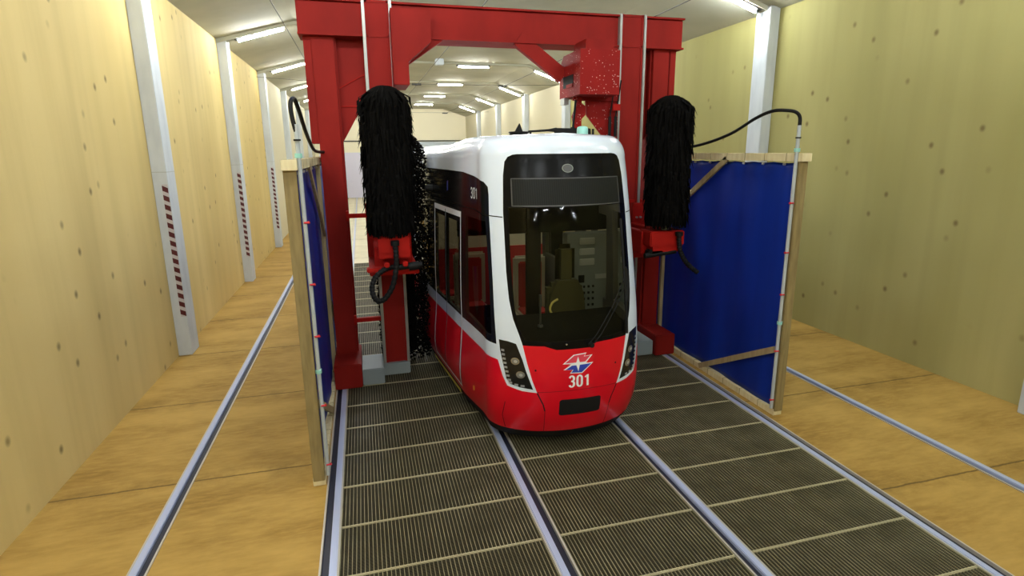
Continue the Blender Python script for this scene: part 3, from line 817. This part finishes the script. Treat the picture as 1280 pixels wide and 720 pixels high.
MB().box(.83,.90,7.88,8.04,3.88,3.97).build('sensor', 'railgrey', h)
Gp(MB().prism([(1.085,3.97),(1.11,3.72),(1.42,3.36),(1.42,3.30),(1.60,3.30),(1.60,4.1),(1.085,4.1)], 'y', 7.70, 7.73), 'gusset_plate', 'gred_wet', 'red gusset plate flecked with water drops')
Gp(MB().prism([(.92,4.0),(.93,3.86),(.87,3.70),(.90,3.52),(1.0,3.47),(1.0,3.56),(1.0,3.66),(1.06,3.72),(1.06,3.84),(1.0,3.88),(1.0,4.0)], 'y', 7.62, 7.68), 'drive_lug', 'gred_wet')
Gp(MB().bar((.90,7.70,3.97),(1.60,7.70,3.97),.06,.10), 'hanger_flange', 'gred_wet')
for xx in (1.44, 1.53):
    Gp(MB().cyl((xx,7.62,3.42),(xx,7.62,3.70),.022).cyl((xx,7.62,3.70),(xx+.06,7.6,4.20),.010), 'lance', 'rubber')
Gp(MB().cyl((.86,7.6,3.50),(.90,7.6,3.92),.016).cyl((.86,7.6,3.42),(.86,7.6,3.55),.03), 'lance', 'rubber')
Gp(MB().bbox(1.46,1.58,7.57,7.60,3.78,3.87,.006), 'lance_clamp', 'gred_light')
# portal beam and diagonals
Gp(MB().bbox(-2.75,2.75,7.95,8.30,4.72,5.12,.012).box(-2.75,2.75,7.90,8.35,4.70,4.725).box(-2.75,2.75,7.90,8.35,5.115,5.14), 'portal_beam')
Gp(MB().bar((.84,7.98,4.28),(.16,7.98,4.76),.10,.20), 'diagonal_brace')
Gp(MB().bar((-1.45,7.98,4.42),(-.95,7.98,4.76),.10,.16), 'diagonal_brace')

# ------------------------------------------------------------------ brushes
def bristle_mb(cx, cy, z0, z1, r, n, seed):
    rnd = random.Random(seed); b = MB()
    b.tube([(cx,cy,z0+.03),(cx,cy,z1-.15),(cx,cy,z1-.06),(cx,cy,z1-.01)], [r*.80,r*.80,r*.66,r*.3], 20)
    for i in range(n):
        a = rnd.uniform(0, 2*pi); zt = z0+.10+(z1-z0-.10)*rnd.random()**.8
        tf = max(0, (zt-(z1-.17))/.17)
        r0 = r*(sqrt(max(0, 1-tf*tf)) if tf else 1)
        L = rnd.uniform(.25,.50); w = rnd.uniform(.007,.016)
        flare = rnd.random() < .10; out = rnd.uniform(1.0,1.10) if flare else rnd.uniform(.80,1.0)
        if flare: w = rnd.uniform(.010,.018); L = rnd.uniform(.18,.34)
        zz = [zt, zt+.0, zt-L*.30, zt-L*.65, zt-L]
        rs = [r0*.35, r0*.80, min(r*out, r0*.86+.09), r*out, r*(out+(rnd.uniform(.04,.16) if flare else rnd.uniform(-.08,.03)))]
        lim = z0-.03-rnd.random()*.07
        zz = [max(q, lim+.01*(4-k)) for k, q in enumerate(zz)]
        ws = [w*.8, w, w, w*.8, .001]; da = rnd.uniform(-.10,.10); tw = rnd.uniform(-.9,.9)
        vs = []
        for k in range(5):
            an = a+da*k/4; tx, ty = -sin(an+tw), cos(an+tw)
            px, py = cx+cos(an)*rs[k], cy+sin(an)*rs[k]
            vs += [(px-tx*ws[k],py-ty*ws[k],zz[k]), (px+tx*ws[k],py+ty*ws[k],zz[k])]
        b.add(vs, [(0,1,3,2),(2,3,5,4),(4,5,7,6),(6,7,9,8)])
    return b
def corrugated(pts, r):
    pp = smooth_path(pts, 14); rr = [r*(1.0 if (i//2) % 2 else .84) for i in range(len(pp))]
    return MB().tube(pp, rr, 12)
# left brush
lb = empty('rotary_brush', (-1.78, 6.6, 2.2)); tag(lb, 'tall black drooping wash brush on the left, hanging before the red mast', 'brush')
bristle_mb(-1.785,6.55,2.36,3.95,.27,5200,3).build('bristles', 'brush', lb, fix=False)
MB().cyl((-1.785,6.55,2.1),(-1.785,6.55,3.85),.05).build('spindle', 'railgrey', lb)
MB().bbox(-1.955,-1.60,6.38,6.74,2.03,2.30,.015).bbox(-1.93,-1.62,6.365,6.38,2.10,2.28,.008).build('motor_box', 'gred_light', lb)
MB().bbox(-2.07,-1.49,7.50,7.56,1.66,2.58,.01).bbox(-2.0,-1.86,6.70,7.55,1.86,2.12,.01).bbox(-1.70,-1.56,6.70,7.55,1.86,2.12,.01).bbox(-2.07,-1.49,6.55,7.5,1.80,1.87,.01).bbox(-1.95,-1.56,7.5,7.868,2.1,2.2,.01).build('brush_carriage', 'gred_light', lb)
MB().bbox(-2.10,-1.53,6.46,6.6,1.86,1.91,.01).bbox(-1.90,-1.84,6.37,6.5,1.93,1.99,.01).bbox(-1.69,-1.63,6.37,6.5,1.93,1.99,.01).build('bracket', 'gred_light', lb)
corrugated([(-1.77,6.33,2.21),(-1.765,6.31,2.08),(-1.775,6.30,1.92),(-1.83,6.28,1.72),(-1.93,6.28,1.58),(-2.02,6.30,1.58),(-2.055,6.34,1.70),(-2.01,6.38,1.82),(-1.90,6.42,1.90),(-1.78,6.46,1.92)], .033).build('supply_hose', 'rubber', lb)
MB().cyl((-1.80,6.46,1.905),(-1.46,6.46,1.925),.035).cyl((-1.62,6.46,1.91),(-1.50,6.46,1.92),.05).build('supply_manifold', 'rubber', lb)
MB().cyl((-1.77,6.33,2.19),(-1.77,6.33,2.245),.048).build('hose_coupling', 'rubber', lb)
# right brush
rb = empty('rotary_brush', (1.79, 6.6, 2.2)); tag(rb, 'tall black drooping wash brush on the right, before the blue screen', 'brush')
bristle_mb(1.785,6.55,2.30,3.90,.27,5200,11).build('bristles', 'brush', rb, fix=False)
MB().cyl((1.79,6.55,2.0),(1.79,6.55,3.80),.05).build('spindle', 'railgrey', rb)
MB().bbox(1.50,2.0,6.40,6.74,1.98,2.18,.015).prism([(1.55,1.86),(1.93,1.90),(2.0,2.0),(1.55,2.0)], 'y', 6.42, 6.7).build('motor_box', 'gred_light', rb)
MB().bbox(1.82,2.32,7.50,7.56,1.70,2.45,.01).bbox(1.48,1.58,6.6,7.55,1.86,2.16,.01).bbox(1.75,1.86,6.70,7.55,1.86,2.16,.01).bbox(1.50,2.15,7.3,7.55,1.66,1.74,.01).bbox(1.80,2.05,7.5,7.868,2.0,2.1,.01).build('brush_carriage', 'gred_light', rb)
bo = MB()
for x, z in ((1.86,2.24),(1.92,2.24),(1.86,2.10),(1.92,2.10)): bo.cyl((x,7.47,z),(x,7.5,z),.015)
bo.build('bolt', 'railgrey', rb)
MB().cyl((1.45,6.45,1.86),(1.9,6.45,1.90),.035).bbox(1.50,1.72,6.42,6.55,1.86,1.94,.02).build('supply_manifold', 'rubber', rb)
MB().cyl((1.89,6.36,2.12),(1.89,6.36,2.17),.05).build('hose_coupling', 'rubber', rb)
corrugated([(1.89,6.36,2.15),(1.89,6.35,2.04),(1.91,6.34,1.92),(1.97,6.33,1.80),(2.06,6.32,1.70),(2.16,6.30,1.62)], .034).build('supply_hose', 'rubber', rb)
# long porous side brush pressed on the tram's flank behind the gantry
def foam_brush(cx, cy, z0, z1, r, n, seed, xlim):
    rnd = random.Random(seed); b = MB()
    b.tube([(cx,cy,z0+.05),(cx,cy,z1-.2)], r*.36, 16)
    for i in range(n):
        a = rnd.uniform(0, 2*pi); z = rnd.uniform(z0, z1)
        top = sqrt(max(0, 1-max(0, (z-(z1-.42))/.42)**2)); rr = r*top*sqrt(rnd.uniform(.30, 1))
        px, py = cx+cos(a)*rr, cy+sin(a)*rr
        if abs(px) < xlim-.06*max(0, min(1, (z-2.3)/.9)): continue
        if py < 8.22 and px < -1.55: continue
        s = rnd.uniform(.013,.032); an = rnd.uniform(0, pi)
        n1 = Vector((rnd.gauss(0,1), rnd.gauss(0,1), rnd.gauss(0,1))).normalized(); n2 = n1.orthogonal().normalized(); n3 = n1.cross(n2)
        c = Vector((px,py,z))
        b.add([c+(n2*cos(t)+n3*sin(t))*s for t in (0,2.1,4.2)]+[c+n1*s*.9], [(0,1,2),(0,3,1),(1,3,2),(2,3,0)])
    return b
fb = empty('side_brush', (-1.58, 8.62, 0)); tag(fb, 'long porous black side brush behind the red mast, touching the tram flank', 'brush')
foam_brush(-1.55,8.42,.14,3.52,.42,13500,5,1.205).build('bristles', 'brush', fb, fix=False)
MB().cyl((-1.56,8.50,.02),(-1.56,8.50,3.6),.045).cyl((-1.56,8.50,0),(-1.56,8.50,.06),.12).build('spindle', 'railgrey', fb)

# ------------------------------------------------------------------ blue screens
def screen(s, label):
    e = empty('splash_screen', (s*2.68, 7.5, 0)); tag(e, label, 'screen', 'blue splash screens')
    X = lambda a: s*a
    def bx(mb, a, c, *r): return mb.box(*sorted((X(a), X(c))), *r)
    def bbx(mb, a, c, *r): return mb.bbox(*sorted((X(a), X(c))), *r)
    yE = 10.6
    p = bbx(MB(), 2.635, 2.745, 5.20, 5.27, .06, 3.13, .005); p.build('post', 'wood_dark', e)
    for y in (8.0, yE-.08):
        bbx(MB(), 2.625, 2.68, y, y+.06, .09, 3.07, .004).build('post', 'wood_brace', e)
    top = bbx(MB(), 2.62, 2.75, 5.16, yE, 3.08, 3.17, .004); to = top.build('top_rail', 'ply', e)
    bot = bbx(MB(), 2.63, 2.75, 5.22, yE, 0.0, .085, .004); bo_ = bot.build('bottom_rail', 'ply', e)
    sm1, sm2 = MB(), MB(); y = 5.4
    while y < yE-.2:
        bx(sm1, 2.618, 2.752, y, y+.008, 3.079, 3.172); bx(sm2, 2.628, 2.752, y+.1, y+.108, 0, .087); y += .36
    sm1.build('butt_joint', 'ply_seam', to); sm2.build('butt_joint', 'ply_seam', bo_)
    # tarpaulin with folds
    vs, fs = [], []; ny, nz = 110, 44; rnd = random.Random(9)
    for i in range(ny+1):
        for j in range(nz+1):
            y = 5.28+(yE-5.33)*i/ny; z = .085+(2.985)*j/nz
            d = .010*sin(y*4.1+.6*sin(z*1.3))+.006*sin(y*11+z*1.1)+.004*sin(z*5+y*2)
            edge = min(1, (3.07-z)/.25)
            d += .012*(1-edge)*abs(sin((y-5.3)*pi/.36))
            d -= .02*math.exp(-((z-3.0+.0)**2)/.01)*abs(cos((y-5.3)*pi/.36))
            zz = z - (.012*abs(sin((y-5.3)*pi/.36)) if j == nz else 0)
            vs.append((s*(2.685+d), y, zz))
    fs = [(i*(nz+1)+j, (i+1)*(nz+1)+j, (i+1)*(nz+1)+j+1, i*(nz+1)+j+1) for i in range(ny) for j in range(nz)]
    tp = MB().add(vs, fs, 0, True).build('tarpaulin', 'tarp', e); tp['label'] = 'blue tarpaulin sheet'
    md = tp.modifiers.new('thick', 'SOLIDIFY'); md.thickness = .003
    y = 5.48
    while y < yE-.2:
        MB().cyl((s*2.675,y,3.045),(s*2.655,y,3.045),.018,.014,10).build('eyelet', 'eyelet', tp); y += .36
    # bracing timbers
    def br(a, c): MB().bar((s*2.635,a[0],a[1]),(s*2.635,c[0],c[1]),.075,.03,up=(1,0,0)).build('brace', 'wood_brace', e)
    br((6.50,3.10),(8.10,2.08)); br((5.30,.84),(6.80,.05)); br((8.15,1.1),(9.4,.1))
    # clips that lash the sheet to the front post
    for z in (.22,.85,1.55,2.05,2.62):
        c = MB().cyl((s*2.61,5.21,z),(s*2.565,5.22,z),.009,n=8); c.cyl((s*2.575,5.22,z-.004),(s*2.563,5.22,z+.004),.013,n=10)
        c.build('clip', 'clip_red', e)
    # spray pipe with hose running to the gantry: a thing of its own
    q = empty('spray_pipe', (s*2.60, 5.25, 0)); tag(q, 'grey spray pipe with black hose on the %s blue screen' % ('left' if s < 0 else 'right'), 'pipe', 'spray pipes')
    MB().tube([(s*2.605,5.235,.10),(s*2.605,5.235,3.47)], .020, 12).build('riser', 'grey_pipe', q)
    cl = MB().cyl((s*2.605,5.235,3.185),(s*2.605,5.235,3.225),.032).cyl((s*2.605,5.235,1.18),(s*2.605,5.235,1.215),.030); cl.build('collar', 'teal', q)
    MB().cyl((s*2.605,5.235,3.33),(s*2.605,5.235,3.345),.030).build('band', 'rubber', q)
    if s > 0: pts = [(2.605,5.235,3.45),(2.60,5.235,3.55),(2.565,5.25,3.605),(2.50,5.30,3.63),(2.42,5.45,3.635),(2.43,5.75,3.57),(2.46,6.2,3.42),(2.42,6.7,3.30),(2.36,7.2,3.24),(2.33,7.99,3.22)]
    else: pts = [(-2.605,5.235,3.40),(-2.625,5.235,3.50),(-2.635,5.25,3.62),(-2.625,5.30,3.68),(-2.61,5.40,3.685),(-2.60,5.60,3.60),(-2.60,6.1,3.43),(-2.60,6.8,3.28),(-2.595,7.4,3.245),(-2.56,8.0,3.24)]
    MB().tube(smooth_path(pts), .019, 12).build('hose', 'rubber', q)
screen(-1, 'blue tarpaulin screen on timber posts beside the left red column, seen edge on')
screen(1, 'blue tarpaulin screen on timber posts beside the right red column, seen broadside')

# ------------------------------------------------------------------ ceiling lamps
def lamp_at(a, c, label, group):
    a, c = Vector(a), Vector(c); e = empty('ceiling_light', tuple((a+c)/2+Vector((0,0,.08)))); tag(e, label, 'ceiling light', group)
    up = Vector((0,0,1)); d = (c-a).normalized(); n = Vector((0,1,0)); uu = n.cross(d) if n.cross(d).z > 0 else -n.cross(d)
    MB().bar(a-d*.04+uu*.062, c+d*.04+uu*.062, .17, .07).build('housing', 'fixture', e)
    MB().tube([a+d*.02, c-d*.02], .026, 10).build('tube', ('tube_left' if a.x < 0 else 'tube') if a.y < 18 else 'tube_far', e)
    MB().bar(a+uu*.02, a+d*.03+uu*.02, .05, .07).bar(c-d*.03+uu*.02, c+uu*.02, .05, .07).build('tube_holder', 'fixture', e)
YL = [-6.7,-1.2,4.3,9.8,15.3,20.8,26.3,31.8,37.3]
for k, y in enumerate(YL):
    w = ORD[k]
    yy = y
    lamp_at((1.52,yy,6.22),(2.68,yy,6.22), 'level tube lamp right of the hall centre, %s bay from the near end' % w, 'ceiling lamps right of centre')
    lamp_at((-2.10,yy,6.22),(-.94,yy,6.22), 'level tube lamp left of the hall centre, %s bay from the near end' % w, 'ceiling lamps left of centre')
    lamp_at((4.40,yy,6.14),(5.44,yy,5.78), 'tilted tube lamp along the right wall, %s bay from the near end' % w, 'ceiling lamps by the right wall')
    lamp_at((-4.74,yy,5.86),(-3.66,yy,6.18), 'tilted tube lamp along the left wall, %s bay from the near end' % w, 'ceiling lamps by the left wall')
tag(MB().bbox(.62,.90,19.9,20.2,6.14,6.345,.02).build('junction_box', 'pillar'), 'small white box under the ceiling near the middle lamps', 'box')

# ------------------------------------------------------------------ overhead wires
def wire(x, label, yend):
    w = MB().tube([(x,Y0+.2,5.5),(x,yend,5.5)], .008, 6).build('contact_wire', 'wire'); tag(w, label, 'wire', 'overhead contact wires')
    return w
wire(-.03, 'thin black overhead wire running above the tram', 34.6)
wire(3.05, 'thin black overhead wire above the right hand track', 34.6)
wire(-3.25, 'thin black overhead wire above the left hand track', 34.6)
for i, y in enumerate((20.3, 34.6)):
    e = empty('span_wire', (.3, y, 5.55)); tag(e, ('nearer' if i == 0 else 'farther')+' cross wire with insulators carrying the overhead wires', 'wire', 'cross wires')
    MB().tube([(XL+.02,y,5.66),(-3.25,y,5.55),(-.03,y,5.54),(3.05,y,5.55),(XR-.02,y,5.62)], .007, 6).build('cable', 'wire', e)
    for x in (-3.25,-.03,3.05):
        MB().cyl((x-.16,y,5.53),(x+.16,y,5.53),.035).cyl((x,y,5.49),(x,y,5.56),.05).build('insulator', 'wire', e)

# ------------------------------------------------------------------ light, sky, camera
w = D.worlds.new('World'); S.world = w; w.use_nodes = True
bg = w.node_tree.nodes['Background']; bg.inputs[0].default_value = (.72,.85,1,1); bg.inputs[1].default_value = 1.1
cam = D.cameras.new('camera'); co = D.objects.new('camera', cam); COL.objects.link(co)
F, PY = 688.551, 344.0
yaw, pit, rol = radians(14.95673), radians(-12.66972), radians(.59576)
f = Vector((sin(yaw)*cos(pit), cos(yaw)*cos(pit), sin(pit))); r = Vector((cos(yaw), -sin(yaw), 0)); d = f.cross(r)
r2 = cos(rol)*r+sin(rol)*d; d2 = -sin(rol)*r+cos(rol)*d
R = Matrix((r2, -d2, -f)).transposed().to_4x4(); R.translation = Vector((-2.08632, 0, 3.22306))
co.matrix_world = R
cam.sensor_width = 36; cam.sensor_fit = 'HORIZONTAL'; cam.lens = F/1280*36
cam.shift_y = (PY-360)/1280; cam.clip_start = .05; cam.clip_end = 200
S.camera = co
S.view_settings.view_transform = 'Standard'; S.view_settings.look = 'None'
S.view_settings.gamma = 1; S.view_settings.use_curve_mapping = False
S.view_settings.exposure = 1.72
S.cycles.max_bounces = 8; S.cycles.transparent_max_bounces = 12
